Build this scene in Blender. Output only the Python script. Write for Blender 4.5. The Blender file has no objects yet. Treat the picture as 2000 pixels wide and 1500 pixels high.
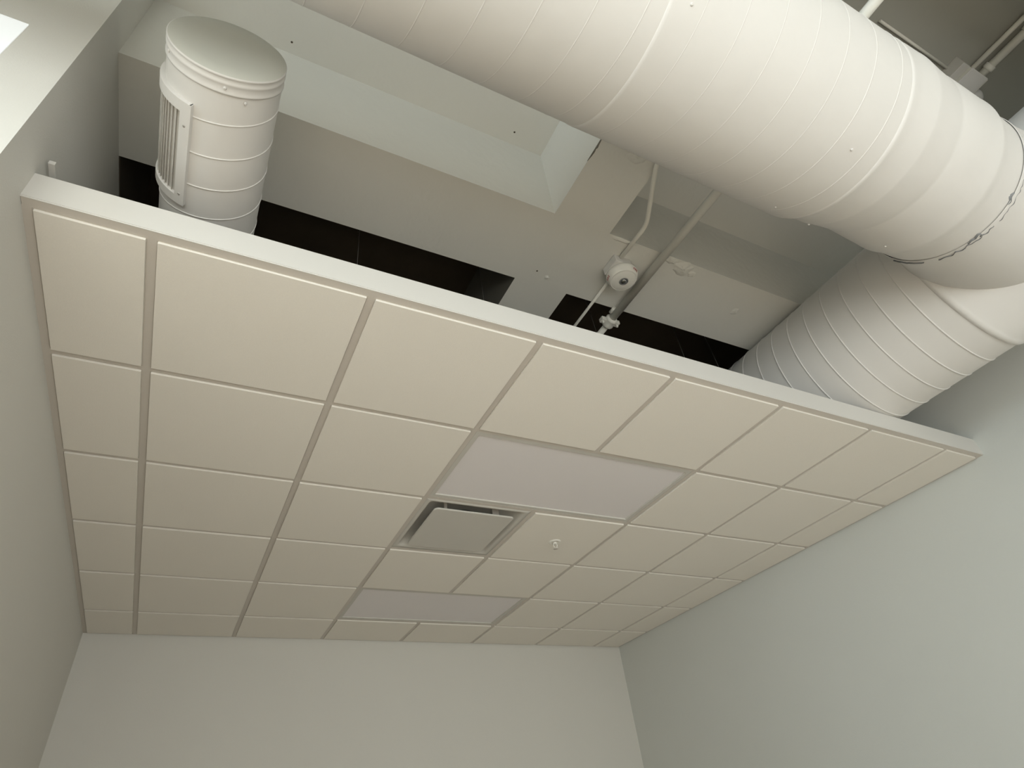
import bpy, bmesh, math, random
from mathutils import Vector, Matrix, noise
PI = math.pi
random.seed(7)
scene = bpy.context.scene
C = scene.collection
Z0 = 3.0            # height of the suspended ceiling above the floor; every z below is given from the suspended ceiling

# ------------------------------------------------------------------ camera
cam_d = bpy.data.cameras.new('camera'); cam = bpy.data.objects.new('camera', cam_d); C.objects.link(cam)
RM = [[0.8911917, -0.2015987, -0.4063684], [-0.4410951, -0.5942268, -0.6725546], [-0.1058889, 0.7786222, -0.6184942]]
cam.matrix_world = Matrix.Translation((0.907244, -1.263642, (-1.420713) + Z0)) @ Matrix(RM).to_4x4()
cam_d.sensor_width = 36.0
cam_d.lens = 1159.823 / 2000.0 * 36.0
cam_d.clip_start = 0.02
scene.camera = cam

# ------------------------------------------------------------------ daylight and exposure
w = bpy.data.worlds.new('sky'); scene.world = w; w.use_nodes = True
bg = w.node_tree.nodes['Background']
bg.inputs[0].default_value = (0.93, 1.0, 1.05, 1); bg.inputs[1].default_value = 0.95
def area(name, loc, rot, sx, sy, power, col):
    l = bpy.data.lights.new(name, 'AREA'); l.shape = 'RECTANGLE'; l.size = sx; l.size_y = sy
    l.energy = power; l.color = col
    o = bpy.data.objects.new(name, l); o.location = loc; o.rotation_euler = rot; C.objects.link(o)
    return o
# daylight entering through the windows behind the camera and through the side window, and low sun on the floor
area('daylight_rear_tall', (-1.35, -3.74, 2.20), (math.radians(90), 0, 0), 3.0, 3.7, 112, (1.0, 0.985, 0.92))
area('daylight_rear_low', (1.85, -3.74, 1.35), (math.radians(90), 0, 0), 3.2, 2.0, 78, (1.0, 0.97, 0.97))
area('daylight_side', (-3.34, -2.35, 3.05), (math.radians(90), 0, math.radians(-90)), 2.0, 2.0, 112, (0.86, 1.0, 1.16))
sl = bpy.data.lights.new('sun', 'SUN'); sl.energy = 6.0; sl.angle = math.radians(1.0); sl.color = (1.0, 0.96, 0.90)
so = bpy.data.objects.new('sun', sl); so.rotation_euler = Vector((0.70, 0.28, -0.66)).to_track_quat('-Z', 'Y').to_euler(); C.objects.link(so)
vs = scene.view_settings
vs.view_transform = 'Standard'; vs.look = 'None'; vs.gamma = 1.0; vs.use_curve_mapping = False
vs.exposure = -0.02

# ------------------------------------------------------------------ materials
def mat(name, col, rough=0.6, bump=0.0, bscale=60.0, var=0.0, vscale=3.0, spec=0.3, metal=0.0, detail=3.0, bdist=0.002):
    m = bpy.data.materials.new(name); m.use_nodes = True
    nt = m.node_tree; b = nt.nodes['Principled BSDF']
    b.inputs['Base Color'].default_value = (*col, 1)
    b.inputs['Roughness'].default_value = rough
    b.inputs['Specular IOR Level'].default_value = spec
    b.inputs['Metallic'].default_value = metal
    tc = nt.nodes.new('ShaderNodeTexCoord')
    if var > 0:
        n = nt.nodes.new('ShaderNodeTexNoise'); n.inputs['Scale'].default_value = vscale; n.inputs['Detail'].default_value = 4
        r = nt.nodes.new('ShaderNodeMix'); r.data_type = 'RGBA'
        r.inputs[6].default_value = (*[c * (1 - var) for c in col], 1)
        r.inputs[7].default_value = (*[min(1, c * (1 + var)) for c in col], 1)
        nt.links.new(tc.outputs['Object'], n.inputs['Vector'])
        nt.links.new(n.outputs['Fac'], r.inputs[0]); nt.links.new(r.outputs[2], b.inputs['Base Color'])
    if bump > 0:
        n2 = nt.nodes.new('ShaderNodeTexNoise'); n2.inputs['Scale'].default_value = bscale; n2.inputs['Detail'].default_value = detail
        bp = nt.nodes.new('ShaderNodeBump'); bp.inputs['Strength'].default_value = bump; bp.inputs['Distance'].default_value = bdist
        nt.links.new(tc.outputs['Object'], n2.inputs['Vector'])
        nt.links.new(n2.outputs['Fac'], bp.inputs['Height']); nt.links.new(bp.outputs['Normal'], b.inputs['Normal'])
    return m
M_wall = mat('painted_drywall', (0.625, 0.635, 0.60), 0.7, 0.25, 220, 0.015, 2.0)
M_wall2 = mat('painted_drywall_partition', (0.685, 0.668, 0.622), 0.7, 0.25, 220, 0.015, 2.0)
M_conc = mat('painted_concrete', (0.76, 0.75, 0.70), 0.75, 0.5, 18, 0.03, 1.5, bdist=0.006, detail=6)
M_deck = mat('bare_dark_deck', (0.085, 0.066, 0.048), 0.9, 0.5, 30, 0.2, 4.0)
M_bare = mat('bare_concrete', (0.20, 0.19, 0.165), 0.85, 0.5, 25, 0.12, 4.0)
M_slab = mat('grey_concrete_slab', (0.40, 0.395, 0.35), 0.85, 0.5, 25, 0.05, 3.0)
M_floor = mat('light_wood_floor', (0.62, 0.52, 0.42), 0.6, 0.1, 60, 0.06, 8)
M_tile = mat('ceiling_tile', (0.815, 0.775, 0.705), 0.9, 0.35, 380, 0.03, 250)
M_grid = mat('grid_metal', (0.60, 0.555, 0.50), 0.5)
M_fascia = mat('fascia_metal', (0.69, 0.67, 0.63), 0.55)
M_duct = mat('painted_duct', (0.735, 0.715, 0.685), 0.55, 0.25, 7, 0.02, 3, bdist=0.01)
M_duct_end = mat('painted_duct_cap', (0.60, 0.60, 0.54), 0.6, 0.2, 9, 0.02, 4, bdist=0.01)
M_seal = mat('grey_sealant', (0.24, 0.245, 0.25), 0.8, 0.6, 90, 0.3, 30)
M_pipe = mat('painted_pipe', (0.82, 0.80, 0.73), 0.5, 0.2, 30)
M_plastic = mat('white_plastic', (0.84, 0.82, 0.76), 0.4)
M_red = mat('red_print', (0.45, 0.06, 0.05), 0.5)
M_lens = mat('strobe_glass', (0.20, 0.20, 0.20), 0.15, spec=0.6)
M_chrome = mat('silver_reflector', (0.62, 0.62, 0.62), 0.25, metal=1.0)
M_diff = mat('light_diffuser', (0.77, 0.735, 0.735), 0.5)
M_steel = mat('galvanised_wire', (0.45, 0.43, 0.40), 0.5, metal=0.3)
M_black = mat('black_cavity', (0.02, 0.02, 0.02), 0.9)
M_pan = mat('diffuser_enamel', (0.58, 0.56, 0.515), 0.5)
M_frame = mat('white_window_frame', (0.78, 0.79, 0.77), 0.45)
M_grille = mat('grille_enamel', (0.62, 0.60, 0.56), 0.5)
M_frost = mat('daylit_frosted_glass', (0.6, 0.6, 0.6), 0.5)
M_frost.node_tree.nodes['Principled BSDF'].inputs['Emission Color'].default_value = (0.93, 0.98, 0.96, 1)
M_frost.node_tree.nodes['Principled BSDF'].inputs['Emission Strength'].default_value = 0.55
M_glass = bpy.data.materials.new('window_glass'); M_glass.use_nodes = True
_nt = M_glass.node_tree; _nt.nodes.clear()
_o = _nt.nodes.new('ShaderNodeOutputMaterial'); _mx = _nt.nodes.new('ShaderNodeMixShader'); _t = _nt.nodes.new('ShaderNodeBsdfTransparent'); _g = _nt.nodes.new('ShaderNodeBsdfGlossy')
_g.inputs['Roughness'].default_value = 0.02; _mx.inputs[0].default_value = 0.06; _t.inputs[0].default_value = (0.96, 0.98, 0.97, 1)
_nt.links.new(_t.outputs[0], _mx.inputs[1]); _nt.links.new(_g.outputs[0], _mx.inputs[2]); _nt.links.new(_mx.outputs[0], _o.inputs[0])

# ------------------------------------------------------------------ helpers
def V(p): return Vector((p[0], p[1], p[2] + Z0))
def box(bm, x0, x1, y0, y1, z0, z1, mi=0):
    v = [bm.verts.new(V((x, y, z))) for z in (z0, z1) for y in (y0, y1) for x in (x0, x1)]
    for f in ((0, 2, 3, 1), (4, 5, 7, 6), (0, 1, 5, 4), (2, 6, 7, 3), (0, 4, 6, 2), (1, 3, 7, 5)):
        fc = bm.faces.new([v[i] for i in f]); fc.material_index = mi
def loft(bm, rings, close=True, cap0=False, cap1=False, mi=0):
    """rings: lists of equal length of points"""
    vs_ = [[bm.verts.new(V(p)) for p in r] for r in rings]
    n = len(vs_[0])
    for a, b in zip(vs_[:-1], vs_[1:]):
        for i in range(n if close else n - 1):
            j = (i + 1) % n
            f = bm.faces.new((a[i], a[j], b[j], b[i])); f.material_index = mi; f.smooth = True
    if cap0: f = bm.faces.new(vs_[0][::-1]); f.material_index = mi
    if cap1: f = bm.faces.new(vs_[-1]); f.material_index = mi
    return vs_
def ring(ax, c, r, s, n=96, zmax=None):
    """circle of radius r about centre c (the two other coordinates), at position s along axis ax"""
    out = []
    for k in range(n):
        a = 2 * PI * k / n
        u, v = c[0] + r * math.cos(a), c[1] + r * math.sin(a)
        if zmax is not None: v = min(v, zmax)
        out.append((s, u, v) if ax == 'x' else (u, s, v) if ax == 'y' else (u, v, s))
    return out
def tube(bm, pts, r, n=16, caps=True, mi=0):
    pts = [Vector(p) for p in pts]; rings = []
    up = Vector((0.123, 0.31, 0.95)).normalized()
    for i, p in enumerate(pts):
        d = (pts[min(i + 1, len(pts) - 1)] - pts[max(i - 1, 0)]).normalized()
        a = d.cross(up).normalized(); b = d.cross(a).normalized(); up = -b if b.dot(up) < 0 else b
        a = d.cross(up).normalized(); b = d.cross(a).normalized()
        rr = r[i] if isinstance(r, (list, tuple)) else r
        rings.append([tuple(p + a * rr * math.cos(2 * PI * k / n) + b * rr * math.sin(2 * PI * k / n)) for k in range(n)])
    loft(bm, rings, True, caps, caps, mi)
def obj(name, bm, mats, parent=None, bevel=0.0, smooth=False):
    bmesh.ops.recalc_face_normals(bm, faces=bm.faces)
    me = bpy.data.meshes.new(name); bm.to_mesh(me); bm.free()
    for m in (mats if isinstance(mats, (list, tuple)) else [mats]): me.materials.append(m)
    if smooth:
        for p in me.polygons: p.use_smooth = True
    o = bpy.data.objects.new(name, me); C.objects.link(o)
    if parent is not None:
        o.parent = parent; o.matrix_parent_inverse = Matrix.Translation(-Vector(parent.location))
    if bevel > 0:
        md = o.modifiers.new('bevel', 'BEVEL'); md.width = bevel; md.segments = 2; md.limit_method = 'ANGLE'; md.angle_limit = math.radians(40)
    return o
def thing(name, label, cat, loc, group=None):
    o = bpy.data.objects.new(name, None); C.objects.link(o); o.location = V(loc); o.empty_display_size = 0.1
    o['label'] = label; o['category'] = cat
    if group: o['group'] = group
    return o
def tag(o, label, cat, group=None):
    o['label'] = label; o['category'] = cat
    if group: o['group'] = group
    return o
def struct(o, label=None):
    o['kind'] = 'structure'
    if label: o['label'] = label
    return o
def boxes(lst):
    bm = bmesh.new()
    for b in lst: box(bm, *b)
    return bm

# ------------------------------------------------------------------ the room
XL, XR, YF, YB = 0.317, 4.569, 0.0, 3.515       # left wall, right wall, front edge of the cloud, back wall
SOF, TOP = 0.812, 1.29                          # underside of the concrete beams, underside of the slab between them
FL = -Z0
X0, Y0 = -3.20, -3.60                           # far left wall and window wall behind the camera
WY = -0.16                                      # face of the short wall left of the alcove
struct(obj('floor', boxes([(X0 - .12, XR + .12, Y0 - .12, YB + .12, FL - .1, FL)]), M_floor))
struct(obj('wall_back', boxes([(XL - .12, XR + .12, YB, YB + .12, FL, TOP)]), M_wall2))
struct(obj('wall_right', boxes([(XR, XR + .12, Y0 - .12, YB, FL, TOP)]), M_wall))
struct(obj('wall_left', boxes([(XL - .12, XL, WY, YB, FL, TOP)]), M_wall2))
WX1, WZ0, WZ1, WX0 = 0.184, -0.75, 0.512, -1.25
struct(obj('wall_alcove', boxes([(X0, WX0, WY, WY + .12, FL, TOP), (WX1, XL - .12, WY, WY + .12, FL, TOP),
                                 (WX0, WX1, WY, WY + .12, FL, WZ0), (WX0, WX1, WY, WY + .12, WZ1, TOP)]), M_wall2))
def window(name, plane, a0, a1, z0, z1, s0, s1, nx):
    """frame and panes; plane 'y': a = x, s = y; plane 'x': a = y, s = x"""
    def bb(a0_, a1_, z0_, z1_, s0_, s1_):
        return (a0_, a1_, s0_, s1_, z0_, z1_) if plane == 'y' else (s0_, s1_, a0_, a1_, z0_, z1_)
    t = 0.012 if name == 'window_1' else 0.05
    l = [bb(a0, a1, z0, z0 + t, s0, s1), bb(a0, a1, z1 - t, z1, s0, s1), bb(a0, a0 + t, z0 + t, z1 - t, s0, s1), bb(a1 - t, a1, z0 + t, z1 - t, s0, s1)]
    for k in range(1, nx):
        a = a0 + (a1 - a0) * k / nx; l.append(bb(a - t / 2, a + t / 2, z0 + t, z1 - t, s0, s1))
    o = struct(obj(name, boxes(l), M_frame))
    m = (s0 + s1) / 2
    for k in range(nx):
        p0 = a0 + (a1 - a0) * k / nx; p1 = a0 + (a1 - a0) * (k + 1) / nx
        obj('window_pane', boxes([bb(p0 + t * .4, p1 - t * .4, z0 + t * .4, z1 - t * .4, m - .003, m + .003)]), M_glass, o)
    return o
o = struct(obj('window_1', boxes([(WX0, WX1, WY + .006, WY + .03, WZ0, WZ0 + .02), (WX0, WX1, WY + .006, WY + .03, WZ1 - .02, WZ1), (WX0, WX0 + .02, WY + .006, WY + .03, WZ0, WZ1), (WX1 - .02, WX1, WY + .006, WY + .03, WZ0, WZ1)]), M_frame))
obj('window_pane', boxes([(WX0 + .001, WX1 - .001, WY - .001, WY + .005, WZ0 + .001, WZ1 - .001)]), M_frost, o)['label'] = 'bright frosted daylight pane'
# window wall behind the camera, and the side window
RZ0, RZT, RZL = FL + .3, FL + 4.1, FL + 2.4
struct(obj('wall_rear', boxes([(X0 - .12, -2.9, Y0 - .12, Y0, FL, TOP), (-2.9, .15, Y0 - .12, Y0, FL, RZ0), (-2.9, .15, Y0 - .12, Y0, RZT, TOP), (.15, .25, Y0 - .12, Y0, FL, TOP),
                               (.25, 3.5, Y0 - .12, Y0, FL, RZ0), (.25, 3.5, Y0 - .12, Y0, RZL, TOP), (3.5, XR, Y0 - .12, Y0, FL, TOP)]), M_wall))
window('window_2', 'y', -2.9, .15, RZ0, RZT, Y0 - .09, Y0 - .03, 3)
window('window_3', 'y', .25, 3.5, RZ0, RZL, Y0 - .09, Y0 - .03, 3)
sa0, sa1, sz0, sz1 = -3.35, -1.35, FL + 2.05, FL + 4.1
struct(obj('wall_side', boxes([(X0 - .12, X0, Y0, sa0, FL, TOP), (X0 - .12, X0, sa1, WY + .12, FL, TOP), (X0 - .12, X0, sa0, sa1, FL, sz0), (X0 - .12, X0, sa0, sa1, sz1, TOP)]), M_wall))
window('window_4', 'x', sa0, sa1, sz0, sz1, X0 - .09, X0 - .03, 2)

# coffered concrete ceiling: one stepped surface
def ceiling():
    xs = [X0 - .12, X0 - .01, XL, 2.012, 2.311, 5.0]
    ys = [Y0 - .12, -3.44, -1.98, -1.62, -0.75, -0.006, 0.400, 2.10, 2.50, YB + .12]
    # column i spans xs[i]..xs[i+1]; row j spans ys[j]..ys[j+1]
    # merge the two columns left of the alcove into one coffer in front of the wall
    def z(i, j):
        if i in (0, 3): return SOF
        if j in (0, 2, 5, 7): return SOF  # front beam, out of view, added to keep rear window light off the slab
        return TOP
    bm = bmesh.new()
    def quad(p, mi):
        f = bm.faces.new([bm.verts.new(V(q)) for q in p]); f.material_index = mi
    nx, ny = len(xs) - 1, len(ys) - 1
    for i in range(nx):
        for j in range(ny):
            if i <= 1 and j >= 5: continue          # outside the building, left of the alcove
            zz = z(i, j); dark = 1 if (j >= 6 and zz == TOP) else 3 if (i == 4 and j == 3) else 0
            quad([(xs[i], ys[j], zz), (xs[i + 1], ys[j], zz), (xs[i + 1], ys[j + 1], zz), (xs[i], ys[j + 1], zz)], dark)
            if i + 1 < nx and z(i + 1, j) != zz:
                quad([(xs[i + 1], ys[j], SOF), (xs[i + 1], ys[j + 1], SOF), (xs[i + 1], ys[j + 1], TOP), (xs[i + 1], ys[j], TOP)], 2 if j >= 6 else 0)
            if j + 1 < ny and z(i, j + 1) != zz:
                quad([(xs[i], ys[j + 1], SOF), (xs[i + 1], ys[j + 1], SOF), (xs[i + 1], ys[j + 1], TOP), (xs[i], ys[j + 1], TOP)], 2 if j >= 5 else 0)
    bmesh.ops.remove_doubles(bm, verts=bm.verts, dist=1e-5)
    box(bm, xs[0], xs[-1], ys[0], -.04, TOP + .01, TOP + .2); box(bm, XL - .12, xs[-1], -.04, ys[-1], TOP + .01, TOP + .2)
    box(bm, XL - .01, XL + .004, ys[6] + .0005, YB, SOF, TOP - .0005, 1)      # unpainted wall head above the suspended ceiling
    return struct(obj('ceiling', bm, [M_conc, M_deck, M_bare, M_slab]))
ceil = ceiling()
def blob(cx, cy, z, r, h, seed, n=9, sx=1.0):
    """thin uneven lump of plaster on a downward surface at height z"""
    bm = bmesh.new(); rings = []
    for q in (1.0, .8, .55, .25):
        rg = []
        for k in range(28):
            a = 2 * PI * k / 28
            rr = r * q * (1 + .45 * noise.noise(Vector((math.cos(a) * 1.7 + seed, math.sin(a) * 1.7, q))))
            hh = h * (1 - q ** 3) * (1 + .6 * noise.noise(Vector((math.cos(a) * 3, math.sin(a) * 3 + seed, q * 4))))
            rg.append((cx + rr * math.cos(a) * sx, cy + rr * math.sin(a), z - hh + (0.0005 if q == 1 else 0)))
        rings.append(rg)
    loft(bm, rings, True, False, True)
    return bm
for (x, y, r, h, s, sx) in ((2.79, .035, .040, .010, 1, 1.4), (2.70, .015, .020, .007, 5, 1.8), (2.86, .05, .018, .006, 9, 1.5), (3.278, .175, .022, .007, 2, 1), (2.40, .004, .010, .007, 3, 8.0), (2.16, .34, .012, .004, 4, 1), (2.12, -.44, .055, .010, 6, 1.6), (2.20, -.39, .035, .008, 8, 1.6)):
    o = obj('plaster_patch', blob(x, y, SOF, r, h, s, sx=sx), M_conc, ceil); o['label'] = 'rough plaster patch'

def hole(x, y, z):
    bm = bmesh.new(); loft(bm, [ring('z', (x, y), 0.0045, z - .001, 12), ring('z', (x, y), .003, z + .001, 12)], True, True, False)
    o = obj('anchor_hole', bm, M_deck, ceil); o['label'] = 'small dark anchor hole'
for p in ((.809, -.053, TOP), (1.835, -.067, TOP), (2.095, .40 - .08, SOF), (2.60, -.05, TOP)): hole(*p)
bm = bmesh.new(); L1, L2, L3 = [], [], []
for k in range(15):
    y = -.285 - .0085 * k; wv = .007 * math.sin(PI * k / 14) * (1 + .9 * noise.noise(Vector((k * .8, 2, 1))))
    L1.append((2.0105, y, SOF + .001)); L2.append((2.0105, y, SOF - .0008)); L3.append((2.012 + wv, y, SOF - .0006))
loft(bm, [L1, L2, L3], False)
o = obj('edge_crack', bm, M_bare, ceil); o['label'] = 'dark chipped crack along the rib edge'

# ------------------------------------------------------------------ suspended ceiling cloud
T = 0.6096; HW = 0.012
grid = thing('suspended_grid', 'grey metal T-bar grid holding the cream tiles, open along its front edge', 'ceiling grid', ((XL + XR) / 2, 1.7, 0))
def tee(bm, ax, s, a0, a1, web=.034):
    if ax == 'y': box(bm, s - HW, s + HW, a0, a1, 0, .0016); box(bm, s - .0012, s + .0012, a0, a1, .0016, web); box(bm, s - .004, s + .004, a0, a1, web, web + .008)
    else: box(bm, a0, a1, s - HW, s + HW, 0, .0016); box(bm, a0, a1, s - .0012, s + .0012, .0016, web)
for i in range(1, 8):
    segs = [(0.03, YB - .022)]
    if i == 4: segs = [(0.03, T - HW), (2 * T + HW, 4 * T - HW), (5 * T + HW, YB - .022)]
    for a0, a1 in segs:
        bm = bmesh.new(); tee(bm, 'y', i * T, a0, a1); obj('main_tee', bm, M_grid, grid)
for j in range(1, 6):
    for i in range(0, 8):
        a0 = XL + .022 if i == 0 else i * T + HW
        a1 = XR - .022 if i == 7 else (i + 1) * T - HW
        if (i in (3, 4)) and j in (1, 2, 4, 5):
            if i == 4: continue
            a1 = 5 * T - HW if j in (1, 4, 5) or j == 2 else a1
        bm = bmesh.new(); tee(bm, 'x', j * T, a0, a1); obj('cross_tee', bm, M_grid, grid)
for nm, l in (('wall_angle', [(XL, XL + .022, 0.03, YB, 0, .0016), (XL, XL + .0016, .03, YB, .0016, .025)]),
              ('wall_angle', [(XR - .022, XR, 0.03, YB, 0, .0016), (XR - .0016, XR, .03, YB, .0016, .025)]),
              ('wall_angle', [(XL + .022, XR - .022, YB - .022, YB, 0, .0016), (XL + .022, XR - .022, YB - .0016, YB, .0016, .025)])):
    obj(nm, boxes(l), M_grid, grid)
obj('perimeter_flange', boxes([(XL + .001, XR - .001, 0.0025, .03, 0, .0016)]), M_grid, grid)
def wire(p0, p1):
    bm = bmesh.new(); tube(bm, [p0, p1], .0014, 8); obj('hanger_wire', bm, M_steel, grid)
for x, y, x1 in ((1.29, .62, 1.28), (1.98, .66, 1.96), (2.74, .66, 2.66), (3.37, .68, 3.37), (3.71, .68, 3.64), (1.3, 1.8, 1.3), (2.6, 1.8, 2.6), (3.7, 1.9, 3.7)):
    wire((x, y, .03), (x1, y, TOP))
# white fascia channel along the open front edge
FH = 0.098
fas = obj('fascia_channel', boxes([(XL, XR, 0, .002, 0.0035, FH), (XL, XR, .002, .022, FH - .002, FH), (XL, XR, .002, .02, .0035, .0050), (XL, XR, .0015, .003, -.0005, .0035)]), M_fascia)
tag(fas, 'long white metal fascia strip along the front edge of the suspended ceiling', 'trim')
# little white hanger clip sticking up behind the fascia at the left wall
bm = boxes([(.325, .3405, .005, .34, .1585, .1615), (.325, .3405, .005, .0075, .1615, .172), (.325, .3405, .20, .203, .002, .1585)])
tag(obj('hanger_clip', bm, M_fascia, bevel=.0005), 'small white metal clip standing above the fascia by the left wall', 'clip')

# ceiling tiles
ordn = ['first', 'second', 'third', 'fourth', 'fifth', 'sixth', 'seventh', 'eighth']
rown = ['front row', 'second row', 'third row', 'fourth row', 'fifth row', 'shallow back row']
holes = {(3, 1), (4, 1), (3, 2), (3, 4), (4, 4)}
gap = .0145
for j in range(6):
    for i in range(8):
        if (i, j) in holes: continue
        x0 = XL + .026 if i == 0 else i * T + gap
        x1 = XR - .026 if i == 7 else (i + 1) * T - gap
        y0 = .0335 if j == 0 else j * T + gap
        y1 = YB - .026 if j == 5 else (j + 1) * T - gap
        bm = bmesh.new()
        d = .0075 + random.uniform(-.0006, .0006)
        box(bm, x0, x1, y0, y1, -d, .002)
        e = .008
        box(bm, x0 - e, x1 + e, y0 - e, y1 + e, .002, .018)
        o = obj('acoustic_tile', bm, M_tile, bevel=.0009)
        if i == 0: s = 'narrow cream tile against the left wall, %s' % rown[j]
        elif i == 7: s = 'narrow cream tile against the right wall, %s' % rown[j]
        else: s = 'cream ceiling tile, %s from the left wall, %s' % (ordn[i], rown[j])
        if j == 0: s += ' behind the white fascia'
        if j == 5: s += ' at the back wall'
        if (i, j) == (4, 2): s = 'cream ceiling tile with the sprinkler head, right of the square diffuser'
        elif (i, j) == (2, 2): s += ', left of the diffuser'
        tag(o, s, 'ceiling tile', 'cream ceiling tiles')

# flat light panels, two cells wide
def light_panel(j, label):
    cx, cy = 4 * T, (j + .5) * T
    t = thing('light_panel', label, 'light panel', (cx, cy, 0), 'flat panel lights in the ceiling')
    x0, x1, y0, y1 = 3 * T + HW + .001, 5 * T - HW - .001, j * T + HW + .001, (j + 1) * T - HW - .001
    fw = .022
    bm = bmesh.new()
    def rect(m, z): return [(x0 + m, y0 + m, z), (x1 - m, y0 + m, z), (x1 - m, y1 - m, z), (x0 + m, y1 - m, z)]
    loft(bm, [rect(0, .06), rect(0, .0006), rect(fw, .0006), rect(fw + .002, .0072)], True)
    for f in bm.faces: f.smooth = False
    obj('frame', bm, M_pan, t)
    bm = bmesh.new(); box(bm, x0 + fw - .002, x1 - fw + .002, y0 + fw - .002, y1 - fw + .002, .007, .012)
    obj('diffuser_lens', bm, M_diff, t)
    bm = bmesh.new(); box(bm, x0 + .002, x1 - .002, y0 + .002, y1 - .002, .056, .062); obj('housing', bm, M_steel, t)
light_panel(1, 'large unlit white light panel in second row, in front of the square diffuser')
light_panel(4, 'large unlit light panel near the back wall, behind the square diffuser')

# square plaque diffuser
cx, cy = 3.5 * T, 2.5 * T
t = thing('air_diffuser', 'square air diffuser with a hanging centre plate and dark gap around it', 'air vent', (cx, cy, 0))
def rsq(h, rad, z, n=8):
    out = []
    for q, (sx, sy) in enumerate(((1, 1), (-1, 1), (-1, -1), (1, -1))):
        for k in range(n + 1):
            a = q * PI / 2 + k * PI / 2 / n
            out.append((cx + sx * (h - rad) + rad * math.cos(a), cy + sy * (h - rad) + rad * math.sin(a), z))
    return out
bm = bmesh.new()
H = T / 2 - HW - .001
loft(bm, [rsq(H, .002, .02), rsq(H, .002, .0004), rsq(H - .020, .014, .0004), rsq(H - .024, .02, .002), rsq(H - .031, .03, .010), rsq(H - .040, .035, .026), rsq(H - .058, .04, .046), rsq(H - .085, .05, .058), rsq(.14, .1399, .064), rsq(.105, .1049, .066)], True)
obj('back_pan', bm, M_pan, t)
bm = bmesh.new(); loft(bm, [rsq(.105, .1049, .066), rsq(.104, .1039, .20)], True, False, True); obj('neck', bm, M_black, t)
bm = bmesh.new(); loft(bm, [rsq(.219, .018, -.002), rsq(.226, .024, -.006), rsq(.226, .024, -.010), rsq(.222, .02, -.014)], True, True, True)
obj('centre_plate', bm, M_pan, t)
for sx, wd in ((-1, .008), (1, .020)):
    for sy in (-1, 1):
        bx, by = cx + sx * .145, cy + sy * .165
        obj('bracket', boxes([(bx - wd, bx + wd, by - .0015, by + .0015, -.004, .062)]), M_grid, t)

# pendent sprinkler head
sx, sy = 2.741, 1.531
t = thing('fire_sprinkler', 'small white sprinkler head hanging from a tile right of the diffuser', 'sprinkler', (sx, sy, -.0075))
def lathe(bm, cx_, cy_, prof, n=32, cap0=True, cap1=True):
    loft(bm, [ring('z', (cx_, cy_), r, z, n) for r, z in prof], True, cap0, cap1)
bm = bmesh.new(); lathe(bm, sx, sy, [(.036, -.0074), (.036, -.0095), (.031, -.0125), (.02, -.0135), (.018, -.010)]); obj('escutcheon', bm, M_plastic, t)
bm = bmesh.new(); lathe(bm, sx, sy, [(.011, -.009), (.011, -.020), (.0075, -.022)]); obj('body', bm, M_plastic, t)
bm = bmesh.new()
for s in (-1, 1): tube(bm, [(sx + s * .009, sy, -.018), (sx + s * .013, sy, -.028), (sx + s * .010, sy, -.038), (sx, sy, -.046)], .0024, 8)
obj('frame_arm', bm, M_plastic, t)
bm = bmesh.new(); lathe(bm, sx, sy, [(.004, -.044), (.014, -.049), (.0145, -.0505), (.004, -.0515)]); obj('deflector', bm, M_grid, t)

# ------------------------------------------------------------------ round spiral ducts
def spiral(bm, ax, c, r, s0, s1, pitch, phase, hand=1, w=.0035, h=.0022, zmax=None, n=72):
    turns = int(abs(s1 - s0) / pitch) + 2
    base = math.floor((s0 - phase) / pitch) * pitch + phase
    prof = [(-w, -.0006), (-w * .5, h), (w * .5, h), (w, -.0006)]
    rg = []
    for k in range(turns * n + 1):
        a = 2 * PI * k / n * hand
        s = base + pitch * k / n
        if s < s0 + .006 or s > s1 - .006: continue
        q = []
        for ds, dr in prof:
            u, v = c[0] + (r + dr) * math.cos(a), c[1] + (r + dr) * math.sin(a)
            if zmax is not None and v > zmax: v = zmax
            q.append((s + ds, u, v) if ax == 'x' else (u, s + ds, v))
        rg.append(q)
    loft(bm, rg, False)
def wobble(pts, ax, c, amp, seed):
    out = []
    for p in pts:
        k = noise.noise(Vector((p[0] * 2.2 + seed, p[1] * 2.2, p[2] * 2.2))) * amp
        if ax == 'x': out.append((p[0], c[0] + (p[1] - c[0]) * (1 + k), c[1] + (p[2] - c[1]) * (1 + k)))
        else: out.append((c[0] + (p[0] - c[0]) * (1 + k), p[1], c[1] + (p[2] - c[1]) * (1 + k)))
    return out

# big duct running left to right, ending in the tee
XC = (-.877, .42); XRr = .31
t = thing('spiral_duct', 'big white round spiral duct running from upper left into the tee', 'duct', (1.0, XC[0], XC[1] - XRr))
bm = bmesh.new()
loft(bm, [wobble(ring('x', XC, XRr, -3.195 + k * .12, 128), 'x', XC, .0, 1) for k in range(41)] + [ring('x', XC, XRr, 1.652, 128)], True, True, False)
for q in (bm,):
    spiral(q, 'x', XC, XRr, -3.18, 1.645, .1185, 1.438, -1, w=.0025, h=.0007)
obj('pipe_run', bm, M_duct, t)
bm = bmesh.new()
loft(bm, [ring('x', XC, r, s, 128) for r, s in ((.3085, 1.640), (.3120, 1.643), (.3122, 1.652), (.3120, 1.660), (.3115, 1.70), (.3112, 2.1), (.3105, 2.515))], True)
spiral(bm, 'x', XC, .3112, 1.66, 2.515, .1185, 1.70, -1, w=.0025, h=.0007)
obj('pipe_run', bm, M_duct, t)
bm = bmesh.new()
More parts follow.
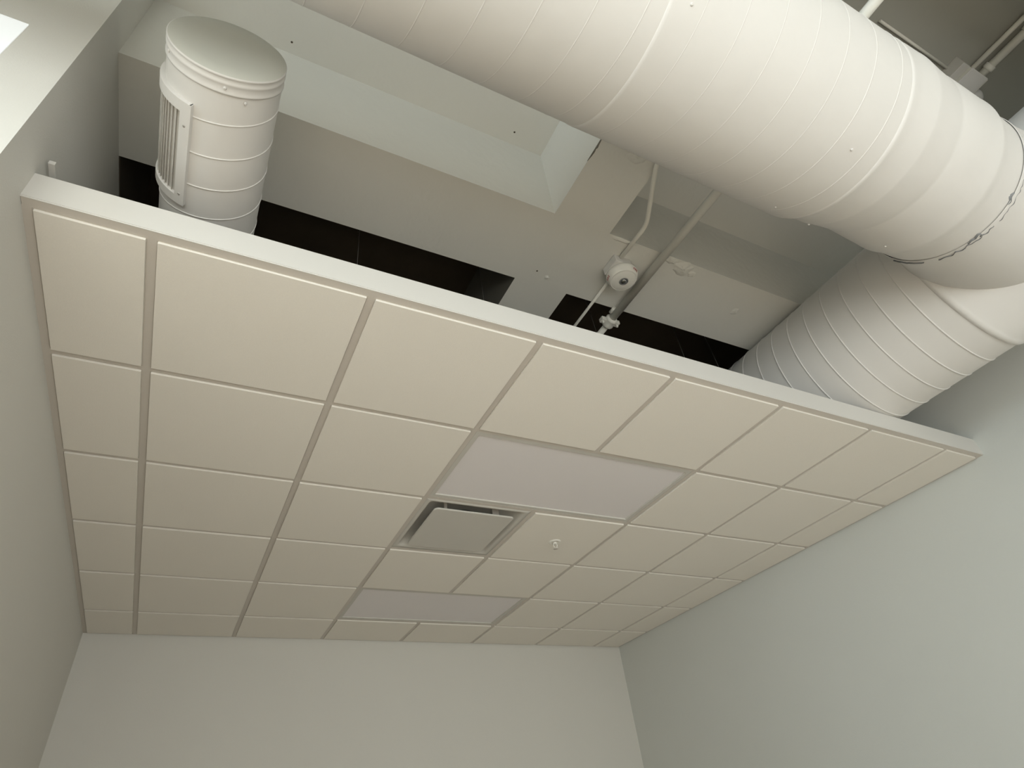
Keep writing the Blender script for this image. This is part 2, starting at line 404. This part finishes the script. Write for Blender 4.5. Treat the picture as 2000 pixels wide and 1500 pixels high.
pr_ = ((.309, 2.505, 0), (.3124, 2.509, 0), (.3127, 2.516, -.001), (.3122, 2.521, -.002), (.3080, 2.532, -.005), (.3045, 2.56, -.010), (.3020, 2.630, -.013), (.3027, 2.638, -.013), (.3027, 2.646, -.013), (.3010, 2.654, -.014),
       (.2940, 2.72, -.015), (.2895, 2.775, -.016), (.2880, 2.782, -.017), (.2885, 2.790, -.017), (.2897, 2.80, -.017), (.2920, 2.90, -.014), (.2935, 2.985, -.012), (.2950, 3.003, -.012), (.2950, 3.015, -.012), (.2905, 3.030, -.012), (.2860, 3.06, -.012), (.2830, 3.120, -.012), (.2815, 3.160, -.012), (.283, 3.172, -.012))
loft(bm, [wobble(ring('x', (XC[0] + dy, XC[1]), r, s, 128), 'x', XC, .012, 4) for r, s, dy in pr_], True)
obj('tapered_section', bm, M_duct, t)
def screw(p, nrm, r=.004, h=.004, m=None, par=None):
    bm = bmesh.new(); nrm = Vector(nrm).normalized(); p = Vector(p)
    a = nrm.orthogonal().normalized(); b = nrm.cross(a)
    loft(bm, [[tuple(p + nrm * hh + (a * math.cos(2 * PI * k / 10) + b * math.sin(2 * PI * k / 10)) * rr) for k in range(10)] for rr, hh in ((r, -.001), (r, h * .6), (r * .6, h))], True, True, True)
    obj('screw', bm, m or M_duct, par)
for s, ang_, rr in ((2.391, -100.6, .311), (2.40, -46, .311), (2.60, -40, .305), (2.93, -52, .291), (2.42, 168, .311), (1.70, -120, .3115), (2.86, -148, .291), (3.05, -140, .286)):
    a = math.radians(ang_); screw((s, XC[0] + rr * math.cos(a), XC[1] + rr * math.sin(a)), (0, math.cos(a), math.sin(a)), par=t)

# main duct running towards the back of the room
YC = (3.835, .4907); YR = .389
t = thing('main_duct', 'largest white spiral duct running back over the right end of the suspended ceiling', 'duct', (YC[0], -.3, YC[1] - YR))
bm = bmesh.new()
def ym(s): return .8105 if s > -.03 else None
ss = [-.590, -.56, -.5, -.4, -.3, -.2, -.1, -.04, -.02, 0] + [.1 * k for k in range(1, 24)]
loft(bm, [ring('y', YC, YR, s, 144, ym(s)) for s in ss], True, False, True)
spiral(bm, 'y', YC, YR, -.575, 2.25, .1135, -.10, 1, w=.004, h=.0035, zmax=.8115)
obj('pipe_run', bm, M_duct, t)
bm = bmesh.new()
loft(bm, [ring('y', YC, r, s, 144) for r, s in ((.380, -1.585), (.386, -1.58), (.3885, -1.2), (.3895, -.9), (.3895, -.615), (.3965, -.606), (.4000, -.592), (.3965, -.580), (.389, -.574))], True, True, False)
obj('tee_fitting', bm, M_duct, t)
# saddle collar where the other duct joins
def barrel_x(z, r=.3895): return YC[0] - math.sqrt(max(r * r - (z - YC[1]) ** 2, 0))
N = 128; r0 = []; r1 = []
for k in range(N):
    a = 2 * PI * k / N
    r0.append((3.155, XC[0] - .012 + .286 * math.cos(a), XC[1] + .286 * math.sin(a)))
    y, z = XC[0] + .318 * math.cos(a), .468 + .318 * math.sin(a)
    r1.append((barrel_x(z) + .001, y, z))
rg = []
for q in (0, .03, .06, .25, .5, .7, .85, .94, 1.0):
    rr = []
    for p, s in zip(r0, r1):
        fl = q ** 3 * .0
        x = p[0] + (s[0] - p[0]) * q
        qq = q * .35 + .65 * q ** 3
        y = p[1] + (s[1] - p[1]) * qq; z = p[2] + (s[2] - p[2]) * qq
        if q in (.03,): y = XC[0] + (y - XC[0]) * 1.008; z = XC[1] + (z - XC[1]) * 1.008
        rr.append((x, y, z))
    rg.append(rr)
bm = bmesh.new(); loft(bm, rg, True)
obj('saddle_collar', bm, M_duct, t)
# ragged grey sealant along the joint
def ragged(a0, a1, wd, seed, s=3.172, r=.2945):
    n = max(6, int(abs(a1 - a0) * 1.2)); A = []; B = []; Cc = []
    for k in range(n + 1):
        a = math.radians(a0 + (a1 - a0) * k / n)
        e = min(1, min(k, n - k) / 2.0 + .15)
        w_ = wd * e * (.5 + 1.0 * abs(noise.noise(Vector((k * .35 + seed, seed, 0))) * 2))
        o_ = .012 * noise.noise(Vector((k * .22 + seed, 3.1, seed)))
        for L, q, h in ((A, -1, -.004), (Cc, 0, .0022), (B, 1, -.004)):
            L.append((s + o_ + q * w_, XC[0] - .008 + (r + h) * math.cos(a), XC[1] + (r + h) * math.sin(a)))
    bm = bmesh.new(); loft(bm, [A, Cc, B], False); o = obj('sealant', bm, M_seal, t); o['label'] = 'cracked dark grey sealant on the joint'
for a0, a1, wd, seed, ds in ((-177, -160, .004, 1, 0), (-159, -146, .0025, 2, .003), (-139, -127, .009, 3, .002), (-123, -115, .006, 4, -.016), (-127, -104, .0016, 5, .003), (-100, -90, .0075, 6, 0),
                             (-91, -78, .002, 7, 0), (-92, -82, .003, 9, -.014), (-79, -60, .0013, 10, 0), (-50, -24, .0013, 11, 0)):
    ragged(a0, a1, wd, seed, 3.170 + ds, .2885)

# small duct with closed end and side register
SC = (.689, .421); SR = .150
t = thing('capped_duct', 'narrow white spiral duct with closed round end above the left of the fascia', 'duct', (SC[0], 0, SC[1] - SR))
bm = bmesh.new()
loft(bm, [ring('y', SC, SR, s, 96) for s in (-.318, -.2, 0, .3, .6, 1.0, 1.4)], True, False, True)
spiral(bm, 'y', SC, SR, -.270, 1.38, .1135, -.2345, -1, w=.0028, h=.002)
obj('pipe_run', bm, M_duct, t)
bm = bmesh.new()
loft(bm, [ring('y', SC, r, s, 96) for r, s in ((.1485, -.302), (.1535, -.303), (.1535, -.308), (.1518, -.311), (.1518, -.328), (.1535, -.331), (.1535, -.336), (.1518, -.338), (.1518, -.3485), (.1532, -.350), (.1532, -.3545), (.151, -.3556))], True)
obj('cap_collar', bm, M_duct, t)
bm = bmesh.new(); loft(bm, [ring('y', SC, r, s, 96) for r, s in ((.1512, -.3552), (.149, -.3566), (.10, -.3560), (.02, -.3556))], True, False, True)
obj('end_cap', bm, M_duct_end, t)
for s, a_ in ((-.321, -83), (-.289, -62), (-.325, -150)):
    a = math.radians(a_); screw((SC[0] + .1515 * math.cos(a), s, SC[1] + .1515 * math.sin(a)), (math.cos(a), 0, math.sin(a)), .0045, .004, par=t)
# register on its lower left side
reg = thing('side_register', 'curved white supply register with narrow blades on side of capped duct', 'air vent', (SC[0] - .16, -.07, SC[1] - .05))
def arcplate(bm, a0, a1, y0, y1, r0, r1, n=24):
    def pt(a, y, r): return (SC[0] + r * math.cos(math.radians(a)), y, SC[1] + r * math.sin(math.radians(a)))
    rings = []
    for k in range(n + 1):
        a = a0 + (a1 - a0) * k / n
        rings.append([pt(a, y0, r0), pt(a, y0, r1), pt(a, y1, r1), pt(a, y1, r0)])
    vs_ = loft(bm, rings, True, True, True)
    for f in bm.faces: f.smooth = False
RA0, RA1, RY0, RY1 = -111, -205, -.236, .108
bm = bmesh.new()
arcplate(bm, RA0, RA1, RY0, RY0 + .034, .150, .1635)
arcplate(bm, RA0, RA1, RY1 - .028, RY1, .150, .1635)
arcplate(bm, RA0, RA0 - 10.5, RY0 + .034, RY1 - .028, .150, .1635, 6)
arcplate(bm, RA1, RA1 + 10.5, RY0 + .034, RY1 - .028, .150, .1635, 6)
arcplate(bm, RA0 - 1, RA0 + .6, RY0, RY1, .149, .1635, 2)
obj('frame', bm, M_duct, reg)
for k in range(13):
    bm = bmesh.new(); a = RA0 - 13 - k * 5.7
    ca, sa = math.cos(math.radians(a)), math.sin(math.radians(a)); tx, tz = -sa, ca
    pts = []
    P0 = Vector((SC[0] + .1515 * ca, 0, SC[1] + .1515 * sa)); P1 = P0 + Vector((ca, 0, sa)) * .0065 + Vector((tx, 0, tz)) * .005
    n_ = (P1 - P0).normalized().cross(Vector((0, 1, 0))) * .0008
    loft(bm, [[tuple(q + Vector((0, y, 0))) for q in (P0 - n_, P1 - n_, P1 + n_, P0 + n_)] for y in (RY0 + .034, RY1 - .028)], True, True, True)
    for f in bm.faces: f.smooth = False
    obj('blade', bm, M_grille, reg)
bm = bmesh.new(); arcplate(bm, RA0 - 8, RA1 + 8, RY0 + .03, RY1 - .024, .1502, .1525); obj('damper', bm, M_grille, reg)
a = math.radians(RA0 - 5); screw((SC[0] + .1635 * math.cos(a), -.165, SC[1] + .1635 * math.sin(a)), (math.cos(a), 0, math.sin(a)), .004, .002, M_steel, reg)
a = math.radians(RA0 - 5); screw((SC[0] + .1635 * math.cos(a), .07, SC[1] + .1635 * math.sin(a)), (math.cos(a), 0, math.sin(a)), .004, .002, M_steel, reg)

# ------------------------------------------------------------------ sprinkler pipe, conduits, alarms
PX, PZ = 2.622, .782
t = thing('sprinkler_pipe', 'white painted sprinkler pipe crossing under the beams beside the round alarm', 'pipe', (PX, 0, PZ - .02))
bm = bmesh.new(); tube(bm, [(PX, -2.6, PZ), (PX, .47, PZ)], .0205, 24); obj('pipe_run', bm, M_pipe, t)
bm = bmesh.new(); tube(bm, [(PX, .50, PZ - .002), (PX, 1.9, PZ - .002)], .017, 20); obj('pipe_run', bm, M_pipe, t)
bm = bmesh.new()
loft(bm, [ring('y', (PX, PZ), r, s, 32) for r, s in ((.0215, .440), (.030, .442), (.034, .450), (.031, .462), (.031, .478), (.034, .490), (.030, .500), (.019, .502))], True, True, True)
for s in (-1, 1):
    box(bm, PX + s * .043 - .014, PX + s * .043 + .014, .455, .487, PZ - .012, PZ + .012)
    tube(bm, [(PX + s * .045, .471, PZ - .026), (PX + s * .045, .471, PZ + .022)], .006, 10)
obj('coupling', bm, M_pipe, t, bevel=.002)
bm = bmesh.new(); tube(bm, [(PX - .004, .405, PZ + .02), (PX - .004, .405, .86)], .005, 10); tube(bm, [(PX - .02, .385, .800), (PX - .02, .425, .800)], .011, 12); obj('hanger_rod', bm, M_pipe, t)

BX0, BX1, BY0, BY1 = 2.400, 2.500, .088, .190
t = thing('fire_alarm', 'round white ceiling strobe with red FIRE lettering on a square box', 'fire alarm', (2.45, .14, .72))
bm = boxes([(BX0, BX1, BY0, BY1, .766, SOF - .001)]); obj('mounting_box', bm, M_duct, t, bevel=.003)
DX, DY = 2.481, .157
bm = bmesh.new(); lathe(bm, DX, DY, [(.070, .768), (.0785, .766), (.0795, .757), (.077, .748), (.071, .733), (.0665, .7255), (.064, .7235), (.0635, .7245), (.060, .7225), (.030, .7195), (.022, .7190)], 64, True, True)
obj('housing', bm, M_plastic, t)
bm = bmesh.new(); lathe(bm, DX, DY, [(.0225, .7195), (.0225, .7165), (.0205, .7150), (.0165, .7150), (.0160, .7175)], 40, False, False); obj('lens_ring', bm, M_lens, t)
bm = bmesh.new(); lathe(bm, DX, DY, [(.0162, .7172), (.012, .7135), (.004, .7120)], 32, True, True); obj('strobe_lens', bm, M_chrome, t)
def fire_text(mid_deg):
    cu = bpy.data.curves.new('lettering', 'FONT'); cu.body = 'FIRE'; cu.size = .0160; cu.extrude = .0004; cu.align_x = 'CENTER'; cu.space_character = 1.15
    to = bpy.data.objects.new('lettering', cu); C.objects.link(to)
    bpy.context.view_layer.update()
    me = bpy.data.meshes.new_from_object(to.evaluated_get(bpy.context.evaluated_depsgraph_get()))
    C.objects.unlink(to); bpy.data.objects.remove(to)
    for v in me.vertices:
        x, y, z = v.co                              # x along the rim, y up the rim towards the box
        z_h = .7365 + y * .92
        rr = .0770 - max(0, .748 - z_h) * .40 + .0011 + z
        a = math.radians(mid_deg) + x / .075        # reads left to right seen from outside with the box on top
        v.co = V((DX + rr * math.cos(a), DY + rr * math.sin(a), z_h))
    me.materials.clear(); me.materials.append(M_red)
    o = bpy.data.objects.new('lettering', me); C.objects.link(o)
    o.parent = t; o.matrix_parent_inverse = Matrix.Translation(-Vector(t.location)); o['label'] = 'red FIRE lettering'
fire_text(160); fire_text(-68)

def bend(pts, r=.04, n=6):
    out = [Vector(pts[0])]
    for a, b, c in zip(pts[:-2], pts[1:-1], pts[2:]):
        a, b, c = Vector(a), Vector(b), Vector(c)
        p, q = b + (a - b).normalized() * r, b + (c - b).normalized() * r
        for k in range(n + 1):
            s = k / n; out.append((1 - s) ** 2 * p + 2 * s * (1 - s) * b + s * s * q)
    out.append(Vector(pts[-1])); return out
bm = bmesh.new(); tube(bm, bend([(2.437, .088, .7985), (2.440, -.12, .7985), (2.285, -.40, .7985), (2.285, -1.5, .7985)]), .0105, 16)
o = obj('conduit', bm, M_pipe); tag(o, 'thin bent white conduit rising from the alarm box to the big duct', 'conduit', 'conduits around the alarm box')
bm = bmesh.new(); tube(bm, [(2.466, .190, .8005), (2.470, .6, .8005), (2.474, 1.9, .8005)], .0078, 14)
o = obj('conduit', bm, M_pipe); tag(o, 'thin straight conduit going from the alarm box into the dark gap', 'conduit', 'conduits around the alarm box')

# conduits and box high on the slab at the upper right
t = thing('junction_box', 'white square junction box on the slab above the big duct, upper right', 'junction box', (3.62, -1.2, 1.2))
obj('box_body', boxes([(3.645, 3.775, -1.222, -1.140, 1.205, TOP)]), M_pipe, t, bevel=.002)
obj('side_housing', boxes([(3.598, 3.645, -1.224, -1.142, 1.225, TOP)]), M_grille, t, bevel=.002)
obj('cover_plate', boxes([(3.636, 3.760, -1.226, -1.134, 1.197, 1.205)]), M_duct, t, bevel=.002)
bm = bmesh.new(); lathe(bm, 3.835, -1.125, [(.05, TOP), (.05, 1.24), (.045, 1.225), (.03, 1.22)], 40)
o = obj('smoke_detector', bm, M_duct); tag(o, 'round white detector half hidden behind the big duct, beside the junction box', 'detector')
def ray_x(deg, z): return 0.90724 + (z + 1.42071) / math.tan(math.radians(deg))
x1 = ray_x(43.72, 1.262); x2 = ray_x(43.02, 1.262)
x1, x2 = ray_x(43.72, 1.262), ray_x(43.08, 1.262)
bm = bmesh.new(); tube(bm, [(x1, -1.2225, 1.272), (x1, -1.61, 1.272)], .0115, 14)
o = obj('conduit', bm, M_pipe); tag(o, 'thinner of two parallel conduits on the slab at upper right', 'conduit', 'parallel conduits at upper right')
bm = bmesh.new(); tube(bm, [(x2, -1.2225, 1.262), (x2, -1.61, 1.262)], .019, 18)
for s in (-1.250, -1.43): loft(bm, [ring('y', (x2, 1.262), r, s + d, 24) for r, d in ((.018, -.024), (.025, -.022), (.025, .0), (.018, .002))], True)
o = obj('conduit', bm, M_pipe); tag(o, 'thicker of two parallel conduits with couplings at upper right', 'conduit', 'parallel conduits at upper right')
bm = bmesh.new(); tube(bm, [(3.10, -1.17, 1.281), (3.598, -1.17, 1.281)], .0065, 12)
o = obj('conduit', bm, M_pipe); tag(o, 'hair-thin conduit on the slab running along the top of the big duct', 'conduit')
